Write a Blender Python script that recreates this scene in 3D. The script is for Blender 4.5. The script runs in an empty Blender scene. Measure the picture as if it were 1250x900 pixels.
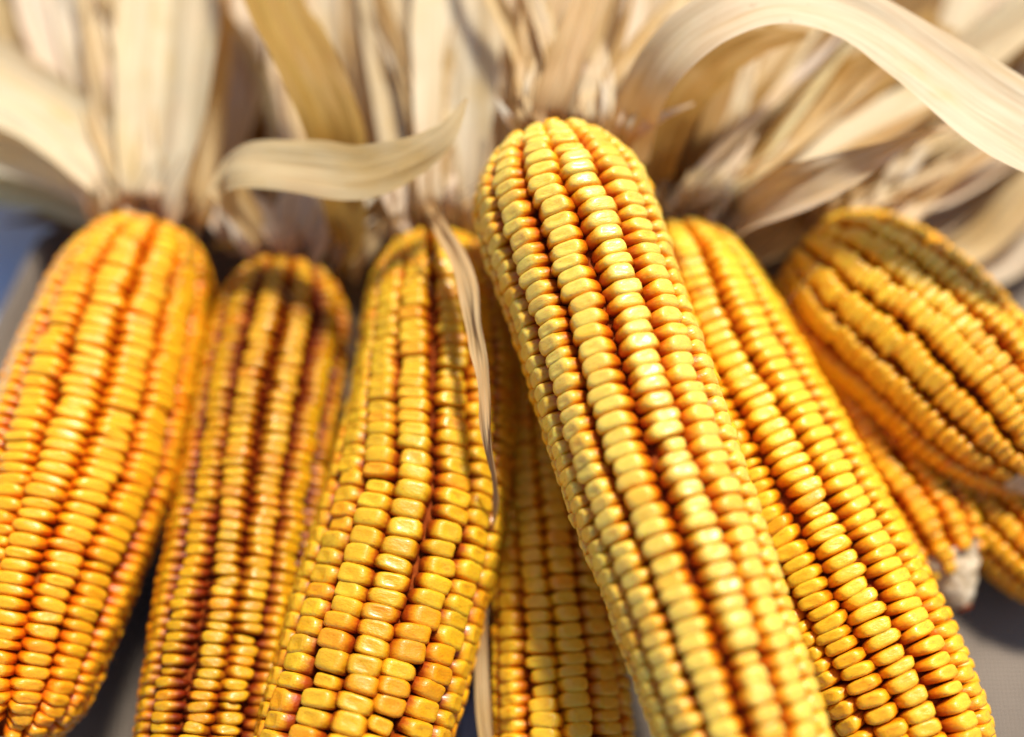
import bpy, bmesh, math, random
import numpy as np
from mathutils import Vector, Matrix, noise

random.seed(7)
R_ = math.radians
scene = bpy.context.scene
COL = scene.collection

# ------------------------------------------------------------------ camera
W_PX, H_PX = 1250.0, 900.0
TILT = R_(22)
TARGET = Vector((0, 0, 0.045))
DIST = 0.335
HFOV = R_(46)
CAM = TARGET + DIST * Vector((0, -math.sin(TILT), math.cos(TILT)))
cam_d = bpy.data.cameras.new('camera')
cam = bpy.data.objects.new('camera', cam_d)
COL.objects.link(cam)
cam.location = CAM
cam.rotation_euler = (TILT, 0, 0)
cam_d.sensor_width = 36
cam_d.lens = 18 / math.tan(HFOV / 2)
cam_d.clip_start = 0.01
cam_d.clip_end = 50
cam_d.dof.use_dof = True
cam_d.dof.focus_distance = 0.296
cam_d.dof.aperture_fstop = 2.3
scene.camera = cam

# ------------------------------------------------------------------ light
SUN_EL, SUN_AZ = R_(56), R_(28)          # azimuth clockwise from +Y
world = bpy.data.worlds.new('World')
scene.world = world
world.use_nodes = True
wn = world.node_tree
wn.nodes.clear()
sky = wn.nodes.new('ShaderNodeTexSky')
sky.sky_type = 'NISHITA'
sky.sun_disc = False
sky.sun_elevation = SUN_EL
sky.sun_rotation = SUN_AZ
bg = wn.nodes.new('ShaderNodeBackground')
bg.inputs['Strength'].default_value = 0.085
wo = wn.nodes.new('ShaderNodeOutputWorld')
wn.links.new(sky.outputs[0], bg.inputs['Color'])
wn.links.new(bg.outputs[0], wo.inputs['Surface'])

sd = bpy.data.lights.new('sun', 'SUN')
sd.energy = 4.4
sd.angle = R_(8)
sd.color = (1.0, 0.93, 0.81)
sun = bpy.data.objects.new('sun', sd)
COL.objects.link(sun)
to_sun = Vector((math.sin(SUN_AZ) * math.cos(SUN_EL), math.cos(SUN_AZ) * math.cos(SUN_EL), math.sin(SUN_EL)))
sun.rotation_euler = (-to_sun).to_track_quat('-Z', 'Y').to_euler()
sun.location = to_sun * 2

scene.view_settings.view_transform = 'Standard'
scene.view_settings.look = 'None'
scene.view_settings.gamma = 1
scene.view_settings.exposure = 0.42
scene.render.engine = 'CYCLES'
scene.cycles.use_denoising = True
scene.cycles.max_bounces = 8
scene.cycles.diffuse_bounces = 4
scene.cycles.glossy_bounces = 3
scene.cycles.transmission_bounces = 6

# ------------------------------------------------------------------ real-space helpers
CAM_R = Matrix.Rotation(TILT, 3, 'X')
FWD = CAM_R @ Vector((0, 0, -1))
K = math.tan(HFOV / 2)


def P(px, py, zcm):
    """point of the place seen at this spot of the photograph, at a height in cm above the cloth"""
    d = CAM_R @ Vector(((px / W_PX * 2 - 1) * K, -(py / H_PX * 2 - 1) * K * H_PX / W_PX, -1))
    t = (zcm * 0.01 - CAM.z) / d.z
    return CAM + d * t


def mpp(p):
    """metres covered by one pixel of the photograph at point p"""
    return (p - CAM).dot(FWD) * 2 * K / W_PX


def to_px(p):
    q = CAM_R.transposed() @ (p - CAM)
    return ((q.x / -q.z / K + 1) / 2 * W_PX, (-q.y / -q.z / (K * H_PX / W_PX) + 1) / 2 * H_PX)


def catmull(keys, n):
    """smooth samples through rows of numbers"""
    k = np.array(keys, float)
    m = len(k)
    if m == 2:
        k = np.array([k[0], (k[0] + k[1]) / 2, k[1]])
        m = 3
    d = np.r_[0, np.cumsum(np.linalg.norm(np.diff(k[:, :2], axis=0), axis=1) + 1e-6)]
    tang = np.zeros_like(k)
    for i in range(m):
        a, b = max(0, i - 1), min(m - 1, i + 1)
        tang[i] = (k[b] - k[a]) / (d[b] - d[a])
    out = []
    for s in np.linspace(0, d[-1], n):
        i = min(m - 2, int(np.searchsorted(d, s, side='right') - 1))
        h = d[i + 1] - d[i]
        u = (s - d[i]) / h
        out.append((2*u**3 - 3*u**2 + 1) * k[i] + (u**3 - 2*u**2 + u) * h * tang[i]
                   + (-2*u**3 + 3*u**2) * k[i + 1] + (u**3 - u**2) * h * tang[i + 1])
    return np.array(out)


def link_mesh(name, me, parent=None):
    o = bpy.data.objects.new(name, me)
    COL.objects.link(o)
    if parent is not None:
        o.parent = parent
    return o


# ------------------------------------------------------------------ materials
def new_mat(name):
    m = bpy.data.materials.new(name)
    m.use_nodes = True
    nt = m.node_tree
    nt.nodes.clear()
    out = nt.nodes.new('ShaderNodeOutputMaterial')
    return m, nt, out


def N(nt, t, **kw):
    n = nt.nodes.new(t)
    for k, v in kw.items():
        if k.startswith('i_'):
            n.inputs[k[2:]].default_value = v
        else:
            setattr(n, k, v)
    return n


def ramp(nt, stops):
    n = nt.nodes.new('ShaderNodeValToRGB')
    e = n.color_ramp.elements
    while len(e) < len(stops):
        e.new(0.5)
    for el, (p, c) in zip(e, stops):
        el.position = p
        el.color = (*c, 1)
    return n


def mixc(nt, fac, a, b, mode='MIX'):
    n = nt.nodes.new('ShaderNodeMix')
    n.data_type = 'RGBA'
    n.blend_type = mode
    for sock, v in ((n.inputs[0], fac), (n.inputs[6], a), (n.inputs[7], b)):
        if isinstance(v, bpy.types.NodeSocket):
            nt.links.new(v, sock)
        elif isinstance(v, (int, float)):
            sock.default_value = v
        else:
            sock.default_value = (*v, 1)
    return n.outputs[2]


def kernel_mat(name, root, side, shoulder, crown, rough=0.3):
    """maize: reddish germ end, orange flanks, paler crown"""
    m, nt, out = new_mat(name)
    L = nt.links.new
    tc = N(nt, 'ShaderNodeTexCoord')
    oi = N(nt, 'ShaderNodeObjectInfo')
    sep = N(nt, 'ShaderNodeSeparateXYZ')
    L(tc.outputs['Object'], sep.inputs[0])
    off = N(nt, 'ShaderNodeVectorMath', operation='SCALE')
    off.inputs[0].default_value = (37, 91, 53)
    L(oi.outputs['Random'], off.inputs['Scale'])
    add = N(nt, 'ShaderNodeVectorMath', operation='ADD')
    L(tc.outputs['Object'], add.inputs[0])
    L(off.outputs[0], add.inputs[1])
    nz = N(nt, 'ShaderNodeTexNoise', i_Scale=1.1, i_Detail=3.0)
    L(add.outputs[0], nz.inputs['Vector'])
    # height on the kernel, slightly uneven
    mr = N(nt, 'ShaderNodeMapRange')
    mr.inputs['From Min'].default_value = -1
    mr.inputs['From Max'].default_value = 1
    L(sep.outputs['Z'], mr.inputs['Value'])
    ma = N(nt, 'ShaderNodeMath', operation='MULTIPLY_ADD')
    L(nz.outputs['Fac'], ma.inputs[0])
    ma.inputs[1].default_value = 0.34
    ma.inputs[2].default_value = -0.17
    hh = N(nt, 'ShaderNodeMath', operation='ADD')
    L(mr.outputs[0], hh.inputs[0])
    L(ma.outputs[0], hh.inputs[1])
    rp = ramp(nt, [(0.28, root), (0.64, side), (0.82, shoulder), (0.95, crown)])
    L(hh.outputs[0], rp.inputs['Fac'])
    c = mixc(nt, 1.0, rp.outputs['Color'], oi.outputs['Color'], 'MULTIPLY')
    # dusty specks and small blemishes
    ns = N(nt, 'ShaderNodeTexNoise', i_Scale=3.2, i_Detail=5.0)
    L(add.outputs[0], ns.inputs['Vector'])
    rd = ramp(nt, [(0.30, (.66, .50, .36)), (0.42, (1, 1, 1)), (0.62, (1, 1, 1)), (0.75, (1.0, 1.08, 1.5))])
    L(ns.outputs['Fac'], rd.inputs['Fac'])
    c = mixc(nt, 0.5, c, rd.outputs['Color'], 'MULTIPLY')
    bs = N(nt, 'ShaderNodeBsdfPrincipled')
    L(c, bs.inputs['Base Color'])
    bs.inputs['Subsurface Weight'].default_value = 0.5
    bs.inputs['Subsurface Radius'].default_value = (1.0, 0.4, 0.08)
    bs.inputs['Subsurface Scale'].default_value = 0.0022
    bs.inputs['Specular IOR Level'].default_value = 0.42
    bs.inputs['Coat Weight'].default_value = 0.22
    bs.inputs['Coat Roughness'].default_value = 0.16
    rr = N(nt, 'ShaderNodeMapRange')
    rr.inputs['To Min'].default_value = rough - 0.06
    rr.inputs['To Max'].default_value = rough + 0.12
    L(nz.outputs['Fac'], rr.inputs['Value'])
    L(rr.outputs[0], bs.inputs['Roughness'])
    nb = N(nt, 'ShaderNodeTexNoise', i_Scale=5.0, i_Detail=4.0)
    L(add.outputs[0], nb.inputs['Vector'])
    bp = N(nt, 'ShaderNodeBump', i_Strength=0.32, i_Distance=0.0006)
    L(nb.outputs['Fac'], bp.inputs['Height'])
    L(bp.outputs[0], bs.inputs['Normal'])
    L(bs.outputs[0], out.inputs['Surface'])
    return m


def husk_mat(name):
    m, nt, out = new_mat(name)
    L = nt.links.new
    uv = N(nt, 'ShaderNodeUVMap')
    oi = N(nt, 'ShaderNodeObjectInfo')
    off = N(nt, 'ShaderNodeVectorMath', operation='SCALE')
    off.inputs[0].default_value = (53, 31, 17)
    L(oi.outputs['Random'], off.inputs['Scale'])
    add = N(nt, 'ShaderNodeVectorMath', operation='ADD')
    L(uv.outputs[0], add.inputs[0])
    L(off.outputs[0], add.inputs[1])

    def streak(sx, sy, detail):
        mp = N(nt, 'ShaderNodeMapping')
        mp.inputs['Scale'].default_value = (sx, sy, 1)
        L(add.outputs[0], mp.inputs['Vector'])
        n = N(nt, 'ShaderNodeTexNoise', i_Scale=1.0, i_Detail=detail)
        n.inputs['Roughness'].default_value = 0.6
        L(mp.outputs[0], n.inputs['Vector'])
        return n
    fine = streak(14, 0.35, 3)          # parallel veins
    mid = streak(3.0, 0.12, 3)
    patch = streak(0.55, 0.28, 4)
    base = oi.outputs['Color']
    r1 = ramp(nt, [(0.3, (0.80, 0.72, 0.58)), (0.62, (1.0, 1.0, 1.0))])
    L(fine.outputs['Fac'], r1.inputs['Fac'])
    r2 = ramp(nt, [(0.3, (0.78, 0.67, 0.48)), (0.56, (1.0, 1.0, 1.0))])
    L(mid.outputs['Fac'], r2.inputs['Fac'])
    r3 = ramp(nt, [(0.3, (0.95, 0.83, 0.56)), (0.5, (1, 1, 1)), (0.72, (1.0, 0.92, 0.88))])
    L(patch.outputs['Fac'], r3.inputs['Fac'])
    c = mixc(nt, 0.62, base, r1.outputs['Color'], 'MULTIPLY')
    c = mixc(nt, 0.65, c, r2.outputs['Color'], 'MULTIPLY')
    c = mixc(nt, 0.9, c, r3.outputs['Color'], 'MULTIPLY')
    # a few brown specks and dry stains
    sp = N(nt, 'ShaderNodeTexNoise', i_Scale=1.7, i_Detail=6.0)
    L(add.outputs[0], sp.inputs['Vector'])
    rs = ramp(nt, [(0.68, (0, 0, 0)), (0.76, (1, 1, 1))])
    L(sp.outputs['Fac'], rs.inputs['Fac'])
    ms = N(nt, 'ShaderNodeMath', operation='MULTIPLY')
    L(rs.outputs['Color'], ms.inputs[0])
    ms.inputs[1].default_value = 0.4
    c = mixc(nt, ms.outputs[0], c, (0.42, 0.27, 0.13))
    bs = N(nt, 'ShaderNodeBsdfPrincipled')
    L(c, bs.inputs['Base Color'])
    bs.inputs['Roughness'].default_value = 0.58
    bs.inputs['Specular IOR Level'].default_value = 0.3
    tr = N(nt, 'ShaderNodeBsdfTranslucent')
    tc = mixc(nt, 1.0, c, (1.0, 0.78, 0.42), 'MULTIPLY')
    L(tc, tr.inputs['Color'])
    bmix = N(nt, 'ShaderNodeMath', operation='MULTIPLY_ADD')
    L(mid.outputs['Fac'], bmix.inputs[0])
    bmix.inputs[1].default_value = 1.5
    L(fine.outputs['Fac'], bmix.inputs[2])
    bp = N(nt, 'ShaderNodeBump', i_Strength=0.5, i_Distance=0.0005)
    L(bmix.outputs[0], bp.inputs['Height'])
    L(bp.outputs[0], bs.inputs['Normal'])
    L(bp.outputs[0], tr.inputs['Normal'])
    mx = N(nt, 'ShaderNodeMixShader')
    mx.inputs[0].default_value = 0.38
    L(bs.outputs[0], mx.inputs[1])
    L(tr.outputs[0], mx.inputs[2])
    L(mx.outputs[0], out.inputs['Surface'])
    return m


def cob_mat(name, col, col2):
    m, nt, out = new_mat(name)
    L = nt.links.new
    tc = N(nt, 'ShaderNodeTexCoord')
    nz = N(nt, 'ShaderNodeTexNoise', i_Scale=420.0, i_Detail=5.0)
    L(tc.outputs['Object'], nz.inputs['Vector'])
    rp = ramp(nt, [(0.35, col), (0.65, col2)])
    L(nz.outputs['Fac'], rp.inputs['Fac'])
    bs = N(nt, 'ShaderNodeBsdfPrincipled')
    L(rp.outputs['Color'], bs.inputs['Base Color'])
    bs.inputs['Roughness'].default_value = 0.9
    bs.inputs['Specular IOR Level'].default_value = 0.12
    bp = N(nt, 'ShaderNodeBump', i_Strength=0.7, i_Distance=0.001)
    L(nz.outputs['Fac'], bp.inputs['Height'])
    L(bp.outputs[0], bs.inputs['Normal'])
    L(bs.outputs[0], out.inputs['Surface'])
    return m


def cloth_mat(name, c1, c2, weave, strength):
    m, nt, out = new_mat(name)
    L = nt.links.new
    tc = N(nt, 'ShaderNodeTexCoord')
    waves = []
    for ax in ('X', 'Y'):
        w = N(nt, 'ShaderNodeTexWave', wave_type='BANDS', bands_direction=ax, i_Scale=weave, i_Distortion=1.2)
        w.inputs['Detail'].default_value = 2
        w.inputs['Detail Scale'].default_value = 0.6
        L(tc.outputs['Object'], w.inputs['Vector'])
        waves.append(w.outputs['Fac'])
    mul = N(nt, 'ShaderNodeMath', operation='ADD')
    L(waves[0], mul.inputs[0])
    L(waves[1], mul.inputs[1])
    nz = N(nt, 'ShaderNodeTexNoise', i_Scale=24.0, i_Detail=6.0)
    L(tc.outputs['Object'], nz.inputs['Vector'])
    hf = N(nt, 'ShaderNodeMath', operation='MULTIPLY_ADD')
    L(mul.outputs[0], hf.inputs[0])
    hf.inputs[1].default_value = 0.22
    L(nz.outputs['Fac'], hf.inputs[2])
    rp = ramp(nt, [(0.4, c1), (0.95, c2)])
    L(hf.outputs[0], rp.inputs['Fac'])
    bs = N(nt, 'ShaderNodeBsdfPrincipled')
    L(rp.outputs['Color'], bs.inputs['Base Color'])
    bs.inputs['Roughness'].default_value = 0.9
    bs.inputs['Specular IOR Level'].default_value = 0.15
    bp = N(nt, 'ShaderNodeBump', i_Strength=strength, i_Distance=0.0006)
    L(mul.outputs[0], bp.inputs['Height'])
    L(bp.outputs[0], bs.inputs['Normal'])
    L(bs.outputs[0], out.inputs['Surface'])
    return m


HUSK = husk_mat('dry_husk')
COB = cob_mat('cob_red', (0.17, 0.026, 0.003), (0.30, 0.06, 0.007))
COBTIP = cob_mat('cob_tip_chaff', (0.48, 0.35, 0.20), (0.74, 0.62, 0.45))
CLOTH = cloth_mat('grey_weave', (0.15, 0.122, 0.096), (0.34, 0.28, 0.225), 260, 0.7)
BLUE = cloth_mat('blue_weave', (0.56, 0.66, 0.88), (0.62, 0.72, 0.92), 200, 0.3)

# ------------------------------------------------------------------ cloth and sheet
EDGE = [(-400, 1000), (-260, 640), (-70, 470), (-12, 370), (28, 300), (84, 262), (40, -60), (20, -260)]
EDGE_W = sorted([(P(x, y, 0).y, P(x, y, 0).x) for x, y in EDGE])
ey = [e[0] for e in EDGE_W]
ex = [e[1] for e in EDGE_W]


SHADE_DIPS = [(P(185, 660, 0).to_2d(), P(95, 1000, 0).to_2d(), .030, .013),
         (P(585, 760, 0).to_2d(), P(560, 1020, 0).to_2d(), .022, .010)]


def cloth_z(x, y):
    z = 0.0035 * noise.noise(Vector((x * 14, y * 9, 3.1))) + 0.0012 * noise.noise(Vector((x * 45, y * 30, 7)))
    z -= 0.003
    for a, b, dep, wd in SHADE_DIPS:                      # dips added to the cloth to darken gaps between the ears
        ab = b - a
        u = max(0.0, min(1.0, (Vector((x, y)) - a).dot(ab) / ab.length_squared))
        dd = (Vector((x, y)) - a - ab * u).length
        z -= dep * math.exp(-(dd / wd) ** 2)
    xe = float(np.interp(y, ey, ex)) + 0.004 * noise.noise(Vector((y * 30, 2, 2)))
    d = x - xe                       # distance inside the hem
    if d < 0.016:
        u = max(0.0, min(1.0, (0.016 - d) / 0.016))
        z += -0.016 * u * u + 0.016 * math.sin(u * math.pi) * math.exp(-((y - P(50, 330, 0).y) / 0.05) ** 2)
    return z, d


def grid_sheet(name, xs, ys, zf, mat):
    nx, ny = len(xs), len(ys)
    vs, keep = [], []
    for y in ys:
        for x in xs:
            z, d = zf(x, y)
            vs.append((x, y, z))
            keep.append(d > -0.0045)
    fs = []
    for j in range(ny - 1):
        for i in range(nx - 1):
            f = (j * nx + i, j * nx + i + 1, (j + 1) * nx + i + 1, (j + 1) * nx + i)
            if all(keep[k] for k in f):
                fs.append(f)
    me = bpy.data.meshes.new(name)
    me.from_pydata(vs, [], fs)
    bm = bmesh.new()
    bm.from_mesh(me)
    bmesh.ops.delete(bm, geom=[v for v in bm.verts if not v.link_faces], context='VERTS')
    bm.to_mesh(me)
    bm.free()
    me.shade_smooth()
    me.materials.append(mat)
    o = link_mesh(name, me)
    o['kind'] = 'structure'
    return o


def blue_z(x, y):
    z = -0.021 + 0.003 * noise.noise(Vector((x * 6, y * 6, 0)))
    return min(z, cloth_z(x, y)[0] - .004) if abs(x) < .3 and abs(y) < .3 else z - .03, 1


xs = np.r_[np.linspace(-0.24, -0.06, 70), np.linspace(-0.055, 0.24, 60), np.linspace(0.26, 0.7, 18)]
ys = np.r_[np.linspace(-0.6, -0.22, 14), np.linspace(-0.2, 0.22, 110), np.linspace(0.24, 0.7, 16)]
grid_sheet('ground_cloth', xs, ys, cloth_z, CLOTH)
grid_sheet('blue_sheet', np.linspace(-1.2, 1.2, 180), np.linspace(-1.2, 1.2, 180),
           blue_z, BLUE)

# ------------------------------------------------------------------ kernels
def kernel_mesh(name, seed, dent, power, seg=14, taper=.1):
    rnd = random.Random(seed)
    rings = [(-1.0, .72, .72), (-.4, .94, .88), (.05, 1.0, .97), (.38, .99, 1.0), (.62, .94, .98), (.81, .85, .94),
             (.93, .68, .80), (1.0 - dent * .45, .40, .48)]
    rings = [(z, rx * (1 - taper * max(0, min(1, (z + .1) / .7))), ry) for z, rx, ry in rings]
    top = 1.0 - dent
    ph = rnd.uniform(0, 6.28)
    ax, ay = rnd.uniform(-.08, .08), rnd.uniform(-.10, .10)
    vs, fs = [], []
    for z, rx, ry in rings:
        for k in range(seg):
            a = 2 * math.pi * k / seg
            ca, sa = math.cos(a), math.sin(a)
            e = 2.0 / power
            x = math.copysign(abs(ca) ** e, ca) * rx
            y = math.copysign(abs(sa) ** e, sa) * ry
            w = 1 + .035 * math.sin(2 * a + ph) + .03 * math.sin(3 * a + 2 * ph)
            vs.append((x * w + ax * z, y * w + ay * z, z + .05 * x * ax * 8 + .06 * y * ay * 8
                       + (.10 * noise.noise(Vector((x * 1.3 + seed, y * 1.3, z))) if z > .3 else 0)))
    vs.append((ax * top, ay * top, top))
    for j in range(len(rings) - 1):
        for k in range(seg):
            fs.append((j * seg + k, j * seg + (k + 1) % seg, (j + 1) * seg + (k + 1) % seg, (j + 1) * seg + k))
    j = len(rings) - 1
    for k in range(seg):
        fs.append((j * seg + k, j * seg + (k + 1) % seg, len(vs) - 1))
    me = bpy.data.meshes.new(name)
    me.from_pydata(vs, [], fs)
    me.shade_smooth()
    return me


def kernel_set(mat, tag, dents, power, taper):
    out = []
    for i, d in enumerate(dents):
        me = kernel_mesh('kernel_' + tag, hash_seed(tag) + i, d, power, 14, taper)
        me.materials.append(mat)
        out.append(me)
    return out


def hash_seed(s):
    return sum(ord(c) * (i + 3) for i, c in enumerate(s))


def thing(name, loc, label, cat, group=None):
    o = bpy.data.objects.new(name, None)
    COL.objects.link(o)
    o.location = loc
    o.empty_display_size = 0.01
    o['label'] = label
    o['category'] = cat
    if group:
        o['group'] = group
    return o


def make_ear(label, keys, rows, pitch, meshes, seed, tint, fill=0.90, depth=0.0042, twist=None, orient=0.0,
             kend=0.965, spread=0.02, butt=0.42, tiplen=1.7):
    """keys: (px, py, height cm, half width px) along the axis, butt first.  Returns the ear's root."""
    rnd = random.Random(seed)
    n = 160
    sm = catmull(keys, n)
    pts = [P(a[0], a[1], a[2]) for a in sm]
    rad = [a[3] * mpp(p) for a, p in zip(sm, pts)]
    ln = [0.0]
    for i in range(1, n):
        ln.append(ln[-1] + (pts[i] - pts[i - 1]).length)
    Ltot = ln[-1]
    for i in range(n):
        rb = rad[min(n - 1, i + 8)]
        u = min(1, ln[i] / (0.95 * rb))
        v = min(1, (Ltot - ln[i]) / (tiplen * rad[-1] + .006))
        rad[i] *= (butt + (1 - butt) * math.sqrt(max(0, 1 - (1 - u) ** 2))) * (.03 + .97 * (1 - (1 - v) ** 2) ** .7)
    # surface length
    sl = [0.0]
    for i in range(1, n):
        sl.append(sl[-1] + math.hypot(ln[i] - ln[i - 1], rad[i] - rad[i - 1]))
    tang = [(pts[min(n - 1, i + 1)] - pts[max(0, i - 1)]).normalized() for i in range(n)]
    root = thing('corn_ear', pts[0], label, 'corn', 'ears of dried corn in the pile')
    base = pts[0]

    def frame(i):
        T = tang[i]
        S = T.cross(Vector((0, 0, 1))).normalized()
        U = S.cross(T).normalized()
        return T, S, U

    def at(s):
        i = min(n - 2, max(0, int(np.searchsorted(sl, s, side='right') - 1)))
        f = (s - sl[i]) / max(1e-9, sl[i + 1] - sl[i])
        return i, f

    pf = pitch if callable(pitch) else (lambda t, k=pitch: k)
    pitch = pf(.3) if callable(pitch) else pitch
    p0 = pitch
    cand = []
    for r in range(rows):
        s = pitch * rnd.uniform(0.1, 1.0)
        wob, wp = rnd.uniform(.010, .035), rnd.uniform(0, 6.28)
        pair = (spread if r % 2 else -spread) if rows % 2 == 0 else 0
        s_end = sl[-1] * min(.985, kend * rnd.uniform(.94, 1.03))
        while s < s_end:
            loc = pf(s / sl[-1]) * rnd.uniform(.86, 1.14)
            if s < .012:
                loc *= .95
            i, f = at(s + loc / 2)
            t = (s + loc / 2) / sl[-1]
            Rr = rad[i] * (1 - f) + rad[i + 1] * f
            C = pts[i].lerp(pts[i + 1], f)
            T, S, U = frame(i)
            phi = (r + .5 + pair) * 2 * math.pi / rows + orient + wob * math.sin(t * 9 + wp) \
                + .016 * rnd.gauss(0, 1) + (twist(t) if twist else 0) \
                + .16 * noise.noise(Vector((t * 3.2, seed * 1.7, r * .16)))
            out = U * math.cos(phi) + S * math.sin(phi)
            dl = (ln[i + 1] - ln[i]) or 1e-9
            slope = (rad[i + 1] - rad[i]) / dl
            nrm = (out - T * slope).normalized()
            ya = -(T + out * slope).normalized()
            xa = ya.cross(nrm).normalized()
            hw = Rr * math.sin(math.pi / rows) * fill * rnd.uniform(.93, 1.05) * (1 - .35 * abs(pair) * 0)
            ha = loc * .5 * rnd.uniform(1.04, 1.14)
            tipness = max(0, (t - .86) / .14)
            hw *= 1 - .12 * tipness
            hd = depth * rnd.uniform(.95, 1.05) * (1 - .3 * tipness)
            sink = .00017 * rnd.gauss(0, 1)
            if rnd.random() < .018:                      # a shrunken kernel
                hw, ha, sink = hw * .82, ha * .8, .0012
            # small tilt
            q = Matrix.Rotation(rnd.gauss(0, .05), 3, nrm) @ Matrix.Rotation(rnd.gauss(0, .045), 3, xa)
            xa, ya, nrm2 = q @ xa, q @ ya, q @ nrm
            ctr = C + out * Rr - nrm * (hd + sink)
            crown = ctr + nrm * hd
            view = (CAM - crown)
            facing = nrm.dot(view.normalized())
            px, py = to_px(crown)
            inframe = -25 < px < W_PX + 25 and -25 < py < H_PX + 25
            cand.append(((facing if inframe else facing - 2) * hw * ha if True else 0, ctr, xa * hw, ya * ha, nrm2 * hd, t))
            s += loc
    def facing_key(c):
        return -c[0]
    cand.sort(key=facing_key)
    front = [c for c in cand[:300] if c[0] > -0.35 * pitch * 0.003]
    rest = cand[len(front):]
    for c in front:
        me = meshes[rnd.randrange(len(meshes))]
        o = link_mesh('kernel', me, root)
        M = Matrix((c[2], c[3], c[4])).transposed().to_4x4()
        M.translation = c[1] - base
        o.matrix_basis = M
        o.color = (*tint(rnd, c[5]), 1)
    # kernels of the far side, joined
    if rest:
        vs, fs = [], []
        lo = kernel_mesh('tmp', seed, .03, 2.6, 8)
        lv = [Vector(v.co) for v in lo.vertices]
        lf = [tuple(p.vertices) for p in lo.polygons]
        for c in rest:
            b = len(vs)
            M = Matrix((c[2], c[3], c[4])).transposed()
            vs += [tuple(M @ v + c[1] - base) for v in lv]
            fs += [tuple(b + k for k in f) for f in lf]
        bpy.data.meshes.remove(lo)
        me = bpy.data.meshes.new('far_side_kernels')
        me.from_pydata(vs, [], fs)
        me.shade_smooth()
        me.materials.append(BACK[meshes[0].name.split('.')[0]])
        o = link_mesh('far_side_kernels', me, root)
        o['kind'] = 'stuff'
    # cob
    seg = 20
    vs, fs = [], []
    idx = list(range(0, n, 4)) + [n - 1]
    for i in idx:
        T, S, U = frame(i)
        rr = max(.0022, rad[i] - depth * 1.25)
        for k in range(seg):
            a = 2 * math.pi * k / seg
            vs.append(tuple(pts[i] - base + (U * math.cos(a) + S * math.sin(a)) * rr))
    for j in range(len(idx) - 1):
        for k in range(seg):
            fs.append((j * seg + k, (j + 1) * seg + k, (j + 1) * seg + (k + 1) % seg, j * seg + (k + 1) % seg))
    fs.append(tuple(range(seg)))
    fs.append(tuple(range((len(idx) - 1) * seg, len(idx) * seg))[::-1])
    me = bpy.data.meshes.new('cob')
    me.from_pydata(vs, [], fs)
    me.shade_smooth()
    me.materials.append(COB)
    link_mesh('cob', me, root)
    # bare chaffy tip
    vs, fs = [], []
    i0 = max(i for i in range(n) if sl[i] < sl[-1] * (kend - .035))
    idx = list(range(i0, n, 2)) + [n - 1]
    for i in idx:
        T, S, U = frame(i)
        rr = max(.0015, rad[i] - depth * .45 * min(1, (n - i) / (n - i0) * 1.5))
        for k in range(seg):
            a = 2 * math.pi * k / seg
            w = 1 + .28 * noise.noise(Vector((i * .35, 3 * math.cos(a), 3 * math.sin(a) + seed)))
            vs.append(tuple(pts[i] - base + (U * math.cos(a) + S * math.sin(a)) * rr * w))
    for j in range(len(idx) - 1):
        for k in range(seg):
            fs.append((j * seg + k, (j + 1) * seg + k, (j + 1) * seg + (k + 1) % seg, j * seg + (k + 1) % seg))
    fs.append(tuple(range((len(idx) - 1) * seg, len(idx) * seg))[::-1])
    me = bpy.data.meshes.new('cob_tip')
    me.from_pydata(vs, [], fs)
    me.shade_smooth()
    me.materials.append(COBTIP)
    link_mesh('cob_tip', me, root)
    return root


BACK = {}


def kset(tag, root, side, shoulder, crown, dents, power, rough=.3, taper=.12):
    m = kernel_mat('maize_' + tag, root, side, shoulder, crown, rough)
    ms = kernel_set(m, tag, dents, power, taper)
    # the joined far side has real-size coordinates: same maize, plain flank colour
    b, nt, out = new_mat('maize_far_' + tag)
    bs = N(nt, 'ShaderNodeBsdfPrincipled')
    bs.inputs['Base Color'].default_value = (*shoulder, 1)
    bs.inputs['Roughness'].default_value = rough + .05
    nt.links.new(bs.outputs[0], out.inputs['Surface'])
    BACK['kernel_' + tag] = b
    return ms


ORANGE = kset('orange', (.38, .035, .001), (.72, .16, .001), (.93, .36, .003), (.96, .475, .014), [.04, .08, .02, .10, .05], 3.0, .32, .20)
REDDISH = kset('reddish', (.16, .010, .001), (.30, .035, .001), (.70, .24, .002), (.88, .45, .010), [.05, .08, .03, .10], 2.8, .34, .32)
GOLD = kset('gold', (.20, .018, .001), (.46, .085, .001), (.85, .41, .004), (.90, .52, .018), [.14, .22, .10, .18, .06, .20], 3.8, .40, .17)
PALE = kset('pale', (.36, .035, .001), (.66, .15, .001), (.94, .46, .012), (.97, .645, .105), [.08, .14, .05, .12, .03, .16], 3.2, .34, .22)
YELLOW = kset('yellow', (.36, .04, .001), (.68, .19, .001), (.94, .45, .006), (.97, .575, .032), [.07, .04, .12, .08], 3.0, .34, .19)
FINE = kset('fine', (.44, .06, .001), (.74, .24, .002), (.90, .43, .006), (.94, .54, .028), [.05, .04, .08], 3.2, .36, .08)


def tint_fn(lo, hi, odd=0.06, oddc=(1.0, .80, .6), warm=0.0, t0=.5):
    # warm: kernels ripen to a deeper orange towards the ear's tip
    def f(r, t):
        k = r.uniform(lo, hi)
        w = warm * max(0, (t - t0) / (1 - t0)) * r.uniform(.7, 1.3)
        c = g_(r, k)
        return (c[0], c[1] * (1 - w), c[2] * (1 - w))

    def g_(r, k):
        if r.random() < odd:
            return (k, k * oddc[1], k * oddc[2])
        g = r.gauss(0, .035)
        return (min(1, k), min(1, k * (1 + g)), min(1, k * (1 + 2 * g)))
    return f


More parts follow.
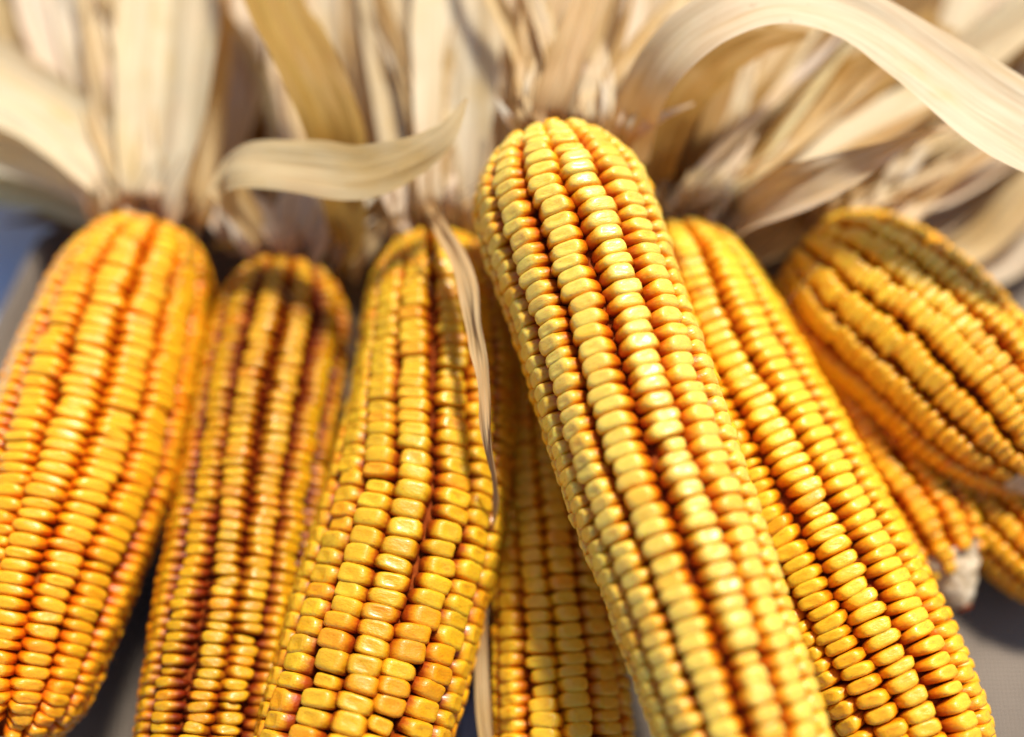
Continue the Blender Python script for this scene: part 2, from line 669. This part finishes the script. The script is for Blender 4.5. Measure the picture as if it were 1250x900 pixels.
ear_a = make_ear('plump orange corn ear lying beside the blue sheet, husk leaves spread towards the sheet',
    [(190, 283, 2.7, 86), (148, 405, 2.7, 106), (102, 550, 2.7, 120), (58, 690, 2.8, 114), (22, 820, 2.8, 98), (-5, 938, 2.7, 78)],
    14, .0031, ORANGE, 11, tint_fn(.90, 1.0, .05, warm=.24), fill=1.0, orient=.1, kend=.95, tiplen=.8)
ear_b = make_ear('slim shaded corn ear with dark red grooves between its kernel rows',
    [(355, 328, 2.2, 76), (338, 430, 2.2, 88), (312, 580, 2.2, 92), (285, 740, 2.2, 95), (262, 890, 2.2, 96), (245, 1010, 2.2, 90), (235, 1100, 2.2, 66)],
    13, .0029, REDDISH, 22, tint_fn(.64, .84, .10), fill=.98, orient=.25)  # low tint range puts this ear's shade into its kernel colour


def twist_c(t):
    return .10 * t - .40 / (1 + math.exp(-(t - .38) * 22)) + .35 * max(0, t - .45)


def pitch_c(t):
    return .0034 + .0012 / (1 + math.exp(-(t - .42) * 20))


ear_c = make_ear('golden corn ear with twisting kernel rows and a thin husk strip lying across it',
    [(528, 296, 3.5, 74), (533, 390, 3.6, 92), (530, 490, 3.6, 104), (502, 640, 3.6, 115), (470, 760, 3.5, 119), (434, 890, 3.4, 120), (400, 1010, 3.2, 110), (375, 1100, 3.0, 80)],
    15, pitch_c, GOLD, 33, tint_fn(.74, .92, .18, (1, .78, .5), warm=.10, t0=.3), fill=.99, twist=twist_c, orient=.0)  # tint lowered: own duller gold plus some shade painted into the kernels
ear_d = make_ear('half hidden corn ear wedged deep between the twisted ear and the topmost ear',
    [(650, 430, 2.0, 58), (660, 580, 2.2, 68), (674, 730, 2.2, 78), (686, 880, 1.9, 88), (694, 1010, 1.8, 84), (700, 1100, 1.8, 60)],
    12, .0037, YELLOW, 44, tint_fn(.92, 1.0, .06, warm=.12), fill=1.0, orient=.1)
ear_e = make_ear('pale yellow corn ear lying topmost on the pile with a blunt rounded butt',
    [(667, 176, 7.1, 98), (686, 250, 7.1, 111), (732, 385, 7.1, 110), (790, 560, 7.1, 114), (836, 690, 7.1, 111), (898, 870, 6.9, 106), (938, 985, 6.6, 98), (970, 1080, 6.3, 70)],
    14, .0037, PALE, 55, tint_fn(.86, 1.0, .10, (1, .86, .6)), fill=1.0, orient=.12)
ear_f = make_ear('bright yellow corn ear tucked under the topmost ear, a husk leaf arching over its butt',
    [(812, 290, 3.6, 84), (862, 425, 3.6, 106), (945, 590, 3.6, 114), (1020, 725, 3.6, 113), (1085, 850, 3.6, 108), (1130, 950, 3.4, 96), (1165, 1040, 3.2, 66)],
    14, .0034, YELLOW, 66, tint_fn(.90, 1.0, .05, warm=.22, t0=.6), fill=.98, orient=.3)
ear_g = make_ear('small corn ear with a bare whitish tip peeping out from under the bright yellow ear',
    [(985, 420, 1.5, 60), (1060, 545, 1.5, 70), (1125, 640, 1.5, 72), (1178, 745, 1.4, 56)],
    12, .0034, ORANGE, 77, tint_fn(.85, 1.0, .05), kend=.82)
ear_h = make_ear('corn ear lying slantwise apart from the others with a husk shadow on its butt',
    [(978, 306, 3.0, 98), (1040, 354, 3.0, 110), (1118, 422, 3.0, 118), (1200, 508, 3.0, 110), (1290, 605, 2.8, 66)],
    18, .0029, FINE, 88, tint_fn(.84, .98, .05, warm=.26, t0=.35), orient=.1, kend=.88)
ear_i = make_ear('dark orange corn ear in deep shade beneath the slanting ear',
    [(1110, 530, 1.2, 50), (1190, 610, 1.2, 58), (1260, 680, 1.2, 56), (1330, 750, 1.2, 40)],
    12, .0034, ORANGE, 99, tint_fn(.8, .95, .05))

# ------------------------------------------------------------------ husk leaves
CREAM = (.86, .77, .55)
WHITE = (.87, .82, .68)
PINK = (.84, .74, .60)
TAN = (.74, .59, .35)
GOLDEN = (.58, .40, .12)
BROWN = (.31, .18, .05)  # dry brown husk; on leaves under the arch it also paints shade
GREENISH = (.84, .77, .49)


def leaf(ear, keys, color=CREAM, curl=.25, roll=0.0, wrinkle=1.0, name='husk_leaf', label=None, seed=None, nu=15, nv=54, ridge=1.0):
    """keys: (px, py, height cm, width px[, roll deg])"""
    rnd = random.Random(seed if seed is not None else len(bpy.data.objects))
    kk = [tuple(k) + ((0,) if len(k) == 4 else ()) for k in keys]
    sm = catmull(kk, nv)
    pts = [P(a[0], a[1], a[2]) for a in sm]
    wid = [max(.0004, a[3] * mpp(p)) for a, p in zip(sm, pts)]
    base = ear.location
    sx, sy = rnd.uniform(0, 99), rnd.uniform(0, 99)
    vs, uvs, fs = [], [], []
    v_len = 0
    crease, cu = rnd.choice([0, .10, .16, -.12]), rnd.uniform(-.5, .5)
    for j in range(nv):
        T = (pts[min(nv - 1, j + 1)] - pts[max(0, j - 1)]).normalized()
        up = Vector((0, 0, 1)) - T * T.z
        up.normalize()
        S = T.cross(up).normalized()
        rot = Matrix.Rotation(roll + R_(sm[j][4]) + .16 * noise.noise(Vector((sx, j / nv * 2.2, 0))), 3, T)
        S, up = rot @ S, rot @ up
        if j:
            v_len += (pts[j] - pts[j - 1]).length
        t = j / (nv - 1)
        for i in range(nu):
            u = -1 + 2 * i / (nu - 1)
            edge = 1 + .07 * noise.noise(Vector((sy + (9 if u > 0 else 0), t * 7, 1)))
            x = u * wid[j] * .5 * edge
            c = curl * (.6 + .8 * noise.noise(Vector((sx + 5, t * 2.5, 2))))
            zc = c * (u * u - .4) * wid[j] * .5
            zc += ridge * wid[j] * .020 * math.sin(u * 9 + sx + 1.2 * noise.noise(Vector((sx, t * 2, u))))
            zc += ridge * .00022 * math.sin(u * 31 + sy)
            zc += ridge * crease * wid[j] * abs(u - cu - .15 * noise.noise(Vector((sx, t * 2, 9))))
            zc += wrinkle * .0016 * noise.noise(Vector((u * 1.4 + sx, v_len * 38, sy)))
            zc += wrinkle * .0005 * noise.noise(Vector((u * 3 + sy, v_len * 120, sx)))
            p = pts[j] + S * x + up * zc
            vs.append(tuple(p - base))
            uvs.append((x * 100, v_len * 100))
    for j in range(nv - 1):
        for i in range(nu - 1):
            fs.append((j * nu + i, j * nu + i + 1, (j + 1) * nu + i + 1, (j + 1) * nu + i))
    me = bpy.data.meshes.new(name)
    me.from_pydata(vs, [], fs)
    uvl = me.uv_layers.new(name='UVMap')
    li = np.empty(len(me.loops), dtype=np.int32)
    me.loops.foreach_get('vertex_index', li)
    uvl.data.foreach_set('uv', np.array(uvs, dtype=np.float32)[li].ravel())
    me.shade_smooth()
    me.materials.append(HUSK)
    o = link_mesh(name, me, ear)
    k = rnd.uniform(.93, 1.04)
    o.color = (color[0] * k, color[1] * k, color[2] * k * rnd.uniform(.95, 1.04), 1)
    if label:
        o['label'] = label
    return o


# ear beside the blue sheet
A = ear_a
leaf(A, [(196, 275, 2.6, 70), (192, 240, 3.8, 80), (205, 120, 4.2, 120), (212, -20, 4.0, 125), (218, -170, 3.2, 90)], CREAM, .2)
leaf(A, [(160, 275, 2.4, 50), (160, 235, 3.4, 60), (152, 110, 3.4, 85), (140, -30, 3.0, 85), (130, -170, 2.4, 60)], PINK, .3)
leaf(A, [(228, 272, 2.4, 50), (232, 235, 3.3, 55), (246, 110, 3.6, 70), (250, -30, 3.2, 75), (255, -160, 2.6, 50)], TAN, .3)
leaf(A, [(178, 268, 2.6, 40), (132, 205, 3.8, 78), (55, 140, 3.4, 96), (-50, 85, 2.9, 110), (-160, 40, 2.4, 60)], CREAM, .12, wrinkle=.6)
leaf(A, [(165, 275, 2.2, 40), (125, 228, 3.1, 70), (50, 182, 2.4, 104), (-50, 140, 1.9, 120), (-150, 120, 1.4, 50)], WHITE, .12, wrinkle=.6)
leaf(A, [(160, 280, 2.0, 34), (120, 252, 2.5, 56), (50, 218, 1.7, 80), (-50, 188, 1.2, 96), (-150, 180, .8, 30)], GREENISH, .12, wrinkle=.6)
leaf(A, [(160, 250, 2, 40), (128, 140, 2.4, 52), (105, 50, 2.2, 58), (80, -60, 2, 55), (60, -170, 1.6, 30)], WHITE, .35)
leaf(A, [(140, 230, 1.2, 40), (100, 140, 1.3, 60), (50, 60, 1.2, 72), (-20, -30, 1, 74), (-80, -100, 1, 40)], TAN, .3)
leaf(A, [(240, 262, 2, 40), (276, 180, 2.6, 56), (290, 80, 2.8, 66), (292, -40, 2.4, 70), (292, -150, 1.5, 40)], PINK, .4)
leaf(A, [(170, 292, 1.6, 50), (125, 280, 1.4, 44), (75, 268, .9, 28), (5, 272, .6, 5)], BROWN, .3)

# slim shaded ear
B = ear_b
leaf(B, [(340, 322, 2.0, 50), (318, 285, 3.4, 62), (296, 250, 3.6, 50), (285, 215, 3.0, 30)], WHITE, -.3, wrinkle=1.6)
leaf(B, [(368, 322, 2.0, 55), (372, 285, 3.4, 70), (378, 240, 3.6, 66), (372, 180, 3.2, 50), (360, 60, 2.4, 60), (350, -120, 2.0, 40)], PINK, .3, wrinkle=1.5)
leaf(B, [(398, 330, 2.0, 36), (404, 295, 3.0, 44), (396, 255, 3.1, 40), (400, 200, 2.6, 40), (396, 60, 2.2, 44), (390, -120, 2, 30)], WHITE, .35)
leaf(B, [(412, 335, 2.0, 44), (424, 290, 3.8, 48), (418, 230, 5.0, 54), (408, 165, 6.4, 74, 12), (372, 85, 7.2, 88, 30), (330, 0, 7.0, 92, 38), (290, -110, 6.0, 60, 20)],
     (.46, .30, .075), .25, label='golden curled husk leaf bending over the others')
leaf(B, [(322, 292, 3.6, 30), (290, 246, 5.0, 44), (273, 215, 6.2, 54, -8), (300, 200, 6.9, 66, -8), (370, 203, 7.3, 70), (440, 210, 7.6, 68, 8), (505, 190, 8.0, 50, 14), (546, 160, 8.4, 28), (570, 120, 8.6, 3)],
     (.74, .61, .36), .14, roll=R_(8), wrinkle=.5, ridge=.35, label='husk leaf lying crosswise above the ears, ending in a point')
leaf(B, [(262, 298, 2.2, 12), (310, 300, 2.7, 13), (360, 306, 2.8, 12), (408, 322, 2.4, 8)], (.55, .47, .16), .2)
leaf(B, [(430, 342, 2.2, 16), (446, 305, 3.6, 22), (482, 272, 4.0, 20), (545, 256, 4.0, 14)], TAN, .3, wrinkle=.6)
leaf(B, [(440, 320, 1.4, 40), (448, 230, 2.0, 62), (440, 110, 2.2, 72), (424, -40, 2, 70), (415, -160, 1.5, 40)], TAN, .35)
leaf(B, [(330, 280, 1.2, 50), (325, 180, 1.4, 66), (330, 60, 1.4, 70), (335, -120, 1.2, 50)], BROWN, .4)
leaf(B, [(300, 300, 1.8, 40), (282, 270, 2.4, 50), (262, 238, 2.4, 50), (262, 200, 2, 40)], PINK, .3)
leaf(B, [(360, 326, 2.4, 30), (345, 292, 3.7, 34), (322, 256, 4.0, 26), (300, 236, 3.8, 10)], PINK, -.4, wrinkle=1.5)

# twisted ear
C = ear_c
leaf(C, [(548, 282, 3.4, 60), (548, 245, 4.8, 72), (556, 130, 5.2, 100), (560, -20, 5.0, 110), (562, -170, 4.2, 70)], CREAM, .3)
leaf(C, [(516, 285, 3.2, 44), (510, 245, 4.2, 56), (496, 120, 4.4, 82), (480, -20, 4.2, 88), (470, -170, 3.4, 60)], (.74, .64, .44), .3)
leaf(C, [(578, 280, 3.0, 44), (586, 235, 4.2, 58), (602, 110, 4.6, 76), (608, -20, 4.4, 78), (612, -170, 3.6, 50)], PINK, .3)
leaf(C, [(590, 270, 2.4, 34), (622, 180, 3.4, 42), (638, 80, 3.6, 44), (644, -30, 3.4, 44), (650, -160, 3, 30)], WHITE, .4)
leaf(C, [(500, 290, 2.4, 40), (478, 220, 2.8, 54), (462, 130, 3.0, 52), (440, 20, 3, 46), (425, -120, 2.4, 30)], TAN, .4)
leaf(C, [(528, 284, 3.0, 34), (500, 262, 4.4, 40), (486, 226, 4.6, 34), (480, 170, 4.2, 22), (470, 120, 4, 8)], PINK, .3, wrinkle=1.4)
leaf(C, [(522, 250, 5.0, 8), (542, 284, 6.3, 18, 20), (565, 332, 7.1, 26, -18), (580, 400, 7.3, 23, 30), (588, 470, 7.2, 17, -28), (596, 545, 6.8, 12, 40), (606, 604, 5.6, 5, 50),
         (601, 660, 4.2, 5, 60), (592, 735, 3.4, 11, 20), (587, 800, 2.8, 16, -15), (591, 880, 2.6, 18), (602, 960, 2.4, 12)],
     (.64, .48, .26), .15, wrinkle=.8, name='husk_strip', label='narrow tan husk strip trailing down across the kernels', nv=110)

# topmost ear
E = ear_e
leaf(E, [(672, 165, 6.4, 40), (672, 135, 7.6, 40), (694, 70, 8.0, 44), (716, 10, 7.8, 42), (750, -90, 7, 26)], (.68, .50, .28), .4)
leaf(E, [(654, 165, 6.0, 40), (650, 130, 6.6, 48), (662, 40, 6.6, 56), (672, -40, 6.2, 56), (684, -150, 5.4, 36)], TAN, .4)
leaf(E, [(712, 172, 6.2, 56), (718, 138, 6.9, 62), (730, 95, 7.0, 40), (736, 52, 6.8, 4)], CREAM, .25)
leaf(E, [(752, 190, 5.0, 40), (768, 130, 5.4, 48), (788, 40, 5.2, 60), (800, -40, 5, 62), (815, -140, 4.4, 40)], PINK, .35)
leaf(E, [(690, 160, 5.4, 60), (700, 60, 5.0, 74), (704, -40, 4.6, 80), (710, -150, 4, 60)], TAN, .35)
leaf(E, [(735, 180, 4.4, 40), (772, 90, 4.0, 56), (830, 0, 3.8, 60), (880, -90, 3.4, 40)], CREAM, .35)

# ear under the topmost ear
F = ear_f  # brown leaves below the arch carry its shade in their base colour
leaf(F, [(786, 268, 3.2, 34), (768, 205, 5.4, 46), (780, 132, 7.4, 58), (815, 70, 9.0, 68), (872, 24, 9.8, 74), (950, 0, 10.0, 78), (1035, 18, 9.8, 82), (1115, 66, 9.4, 98), (1210, 134, 9.0, 130), (1330, 205, 8.6, 90)],
     CREAM, .12, wrinkle=.4, ridge=.4, label='wide pale husk leaf arching over the pile', nv=80)
leaf(F, [(804, 268, 3.0, 34), (798, 215, 5.0, 44), (822, 140, 6.4, 58), (868, 84, 7.0, 56), (925, 52, 7.2, 40), (985, 40, 7.0, 12)], (.45, .28, .08), .4, label='husk leaf with shade in its brown colour, bent over beneath the wide pale leaf')
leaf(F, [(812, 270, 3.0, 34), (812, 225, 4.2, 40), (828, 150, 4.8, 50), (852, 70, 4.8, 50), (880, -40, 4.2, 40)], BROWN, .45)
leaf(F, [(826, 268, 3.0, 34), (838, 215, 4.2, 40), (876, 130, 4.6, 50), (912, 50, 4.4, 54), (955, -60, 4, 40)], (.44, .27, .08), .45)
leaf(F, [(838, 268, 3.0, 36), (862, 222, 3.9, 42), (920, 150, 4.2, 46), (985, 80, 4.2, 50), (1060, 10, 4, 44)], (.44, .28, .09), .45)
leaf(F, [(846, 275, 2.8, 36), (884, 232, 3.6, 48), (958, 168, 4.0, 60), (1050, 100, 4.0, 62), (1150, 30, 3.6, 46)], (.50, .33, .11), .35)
leaf(F, [(856, 285, 2.8, 36), (900, 250, 4.0, 52), (975, 205, 4.6, 66), (1070, 150, 4.6, 68), (1160, 92, 4.2, 40), (1230, 50, 3.8, 18)], CREAM, .35)
leaf(F, [(862, 296, 2.4, 40), (905, 272, 4.4, 58), (970, 238, 6.4, 62), (1040, 206, 7.2, 44), (1105, 174, 7.4, 16), (1178, 146, 7.2, 4)], (.78, .68, .52), .35)
leaf(F, [(858, 300, 2.0, 50), (905, 306, 2.4, 56), (950, 292, 2.4, 48), (1000, 258, 2.2, 30)], TAN, .3)
leaf(F, [(798, 262, 3.2, 22), (800, 232, 4.4, 26), (806, 205, 4.4, 16), (812, 180, 4, 4)], WHITE, .4)
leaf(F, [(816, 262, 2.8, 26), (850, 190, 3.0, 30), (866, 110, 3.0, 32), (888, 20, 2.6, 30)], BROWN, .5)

# slanting ear
H = ear_h
leaf(H, [(1000, 285, 2.6, 60), (1045, 232, 3.0, 64), (1120, 165, 3.0, 70), (1200, 80, 2.6, 76), (1290, -10, 2, 50)], BROWN, .35)
leaf(H, [(1020, 280, 2.6, 50), (1075, 235, 3.2, 52), (1140, 200, 3.2, 56), (1220, 120, 2.8, 60), (1300, 40, 2, 40)], TAN, .35)
leaf(H, [(1035, 284, 2.6, 40), (1092, 250, 3.2, 44), (1150, 232, 3.0, 44), (1230, 180, 2.6, 50), (1310, 130, 2, 30)], PINK, .35)
leaf(H, [(990, 270, 2.4, 40), (1020, 200, 2.6, 50), (1060, 110, 2.6, 60), (1110, 20, 2.4, 66), (1160, -80, 2, 40)], BROWN, .4)
leaf(H, [(1040, 296, 2.4, 40), (1110, 290, 2.0, 44), (1170, 250, 1.6, 46), (1260, 190, 1.2, 50), (1330, 150, 1, 30)], (.52, .45, .35), .35)
leaf(H, [(1060, 260, 2.2, 40), (1120, 140, 3.4, 56), (1190, 70, 4.4, 58), (1270, 10, 5, 54), (1340, -30, 5, 30)], CREAM, .3)
leaf(H, [(1060, 300, 2.0, 30), (1130, 310, 1.4, 40), (1190, 300, 1.4, 44), (1250, 240, 2.0, 46), (1310, 170, 2.2, 30)], TAN, .3)
leaf(H, [(1080, 305, 1.6, 30), (1150, 335, 1.0, 36), (1215, 330, .9, 40), (1270, 285, 1.2, 42), (1330, 230, 1.4, 26)], PINK, .3)
leaf(H, [(1010, 270, 1.6, 50), (1080, 120, 2.0, 70), (1150, 20, 2.2, 76), (1210, -80, 2, 50)], CREAM, .3)

# leaves lying underneath, close to the cloth
under = [
    (A, (190, 270), [(-95, 3), (-80, 2), (-62, 1), (-112, 2), (-140, 1)]),
    (B, (355, 315), [(-100, 1), (-88, 1), (-78, 1)]),
    (C, (540, 285), [(-108, 2), (-95, 1), (-84, 2), (-74, 1)]),
    (E, (690, 180), [(-100, 3), (-86, 3), (-72, 3), (-62, 2)]),
    (F, (830, 285), [(-88, 1), (-70, 1), (-58, 1), (-45, 1), (-36, 1)]),
    (H, (1050, 300), [(-60, 1), (-48, 1), (-38, 1), (-28, .8)]),
]
ru = random.Random(5)
for ear, (bx, by), dirs in under:
    for deg, z in dirs:
        a = R_(deg + ru.uniform(-4, 4))
        ln = ru.uniform(400, 480)
        w = ru.uniform(80, 112)
        keys = []
        for f, wf in ((0, .7), (.25, .95), (.6, 1.0), (1.0, .5)):
            keys.append((bx + math.cos(a) * ln * f + ru.uniform(-8, 8), by + math.sin(a) * ln * f, max(.5, z * (1 - .3 * f)), w * wf))
        leaf(ear, keys, ru.choice([CREAM, PINK, TAN, CREAM, WHITE]), ru.uniform(.25, .5), seed=ru.randrange(9999))

# frayed husk fibres and silk gathered round each butt
rf = random.Random(12)
for ear, bx, by, z, hw, ang in ((A, 190, 268, 3.4, 70, -92), (B, 355, 318, 3.0, 60, -95), (C, 535, 284, 4.4, 62, -88),
                                (E, 690, 176, 6.6, 74, -84), (F, 822, 278, 4.2, 60, -66), (H, 1015, 292, 3.6, 70, -52)):
    for k in range(14):
        f = rf.uniform(-1, 1)
        a = R_(ang + f * 24 + rf.uniform(-14, 14))
        nx, ny = -math.sin(R_(ang)), math.cos(R_(ang))
        x0, y0 = bx + nx * hw * f, by + ny * hw * f + abs(f) * 10
        ln = rf.uniform(45, 130)
        w = rf.uniform(5, 15)
        bend = rf.uniform(-.35, .35)
        keys = []
        for q, wf in ((0, .9), (.3, 1.0), (.65, .7), (1.0, .12)):
            aa = a + bend * q
            keys.append((x0 + math.cos(aa) * ln * q, y0 + math.sin(aa) * ln * q, z - .9 + 1.5 * math.sin(q * 2.4) + rf.uniform(-.15, .15), w * wf))
        leaf(ear, keys, rf.choice([WHITE, CREAM, PINK, TAN]), .3, name='husk_fibre', seed=rf.randrange(9999), nu=5, nv=18, wrinkle=1.4)
    for k in range(5):
        f = rf.uniform(-.9, .9)
        a = R_(ang + 180 + rf.uniform(-50, 50)) if k < 3 else R_(ang + rf.uniform(-60, 60))
        nx, ny = -math.sin(R_(ang)), math.cos(R_(ang))
        x0, y0 = bx + nx * hw * f, by + ny * hw * f
        ln = rf.uniform(60, 130)
        sm = catmull([(x0, y0, z + .5, 1), (x0 + math.cos(a) * ln * .4 + rf.uniform(-14, 14), y0 + math.sin(a) * ln * .4, z + 1.9 - .7 * abs(f), 1),
                      (x0 + math.cos(a) * ln + rf.uniform(-20, 20), y0 + math.sin(a) * ln, z + 1.8 - .9 * abs(f), 1)], 22)
        pp = [P(q[0], q[1], q[2]) for q in sm]
        vs, fs = [], []
        for j, p in enumerate(pp):
            T = (pp[min(21, j + 1)] - pp[max(0, j - 1)]).normalized()
            S = T.cross(Vector((0, 0, 1))).normalized()
            U = S.cross(T)
            for m in range(5):
                b = m * 2 * math.pi / 5
                vs.append(tuple(p - ear.location + (S * math.cos(b) + U * math.sin(b)) * .00016))
        for j in range(21):
            for m in range(5):
                fs.append((j * 5 + m, j * 5 + (m + 1) % 5, (j + 1) * 5 + (m + 1) % 5, (j + 1) * 5 + m))
        me = bpy.data.meshes.new('silk_strand')
        me.from_pydata(vs, [], fs)
        me.uv_layers.new(name='UVMap')
        me.shade_smooth()
        me.materials.append(HUSK)
        o = link_mesh('silk_strand', me, ear)
        o.color = (.34, .19, .08, 1)

# narrow torn strips lying among the broad leaves of each fan
rt = random.Random(31)
for ear, bx, by, z, n_, a0, a1 in ((A, 195, 262, 3.8, 12, -122, -74), (B, 362, 312, 3.0, 7, -105, -72), (C, 545, 276, 4.9, 16, -112, -68),
                                   (E, 692, 170, 6.6, 12, -112, -58), (F, 832, 280, 4.6, 16, -84, -24), (H, 1040, 284, 3.4, 12, -62, -20)):
    for k in range(n_):
        a = R_(rt.uniform(a0, a1))
        ln = rt.uniform(150, 420)
        w = rt.uniform(9, 26)
        bend = rt.uniform(-.22, .22)
        off = rt.uniform(-36, 36)
        nx, ny = -math.sin(a), math.cos(a)
        keys = []
        for q, wf in ((0, .8), (.25, 1.0), (.6, .85), (1.0, .15)):
            aa = a + bend * q
            keys.append((bx + nx * off * (1 - .3 * q) + math.cos(aa) * ln * q, by + ny * off + math.sin(aa) * ln * q,
                         z - 1.0 + 1.5 * min(1, q * 3) - .8 * q + rt.uniform(-.2, .3), w * wf, rt.uniform(-25, 25)))
        leaf(ear, keys, rt.choice([CREAM, WHITE, PINK, TAN, TAN, (.60, .43, .20), GREENISH]), .4, name='husk_strip', seed=rt.randrange(9999), nu=7, nv=34, wrinkle=1.3)
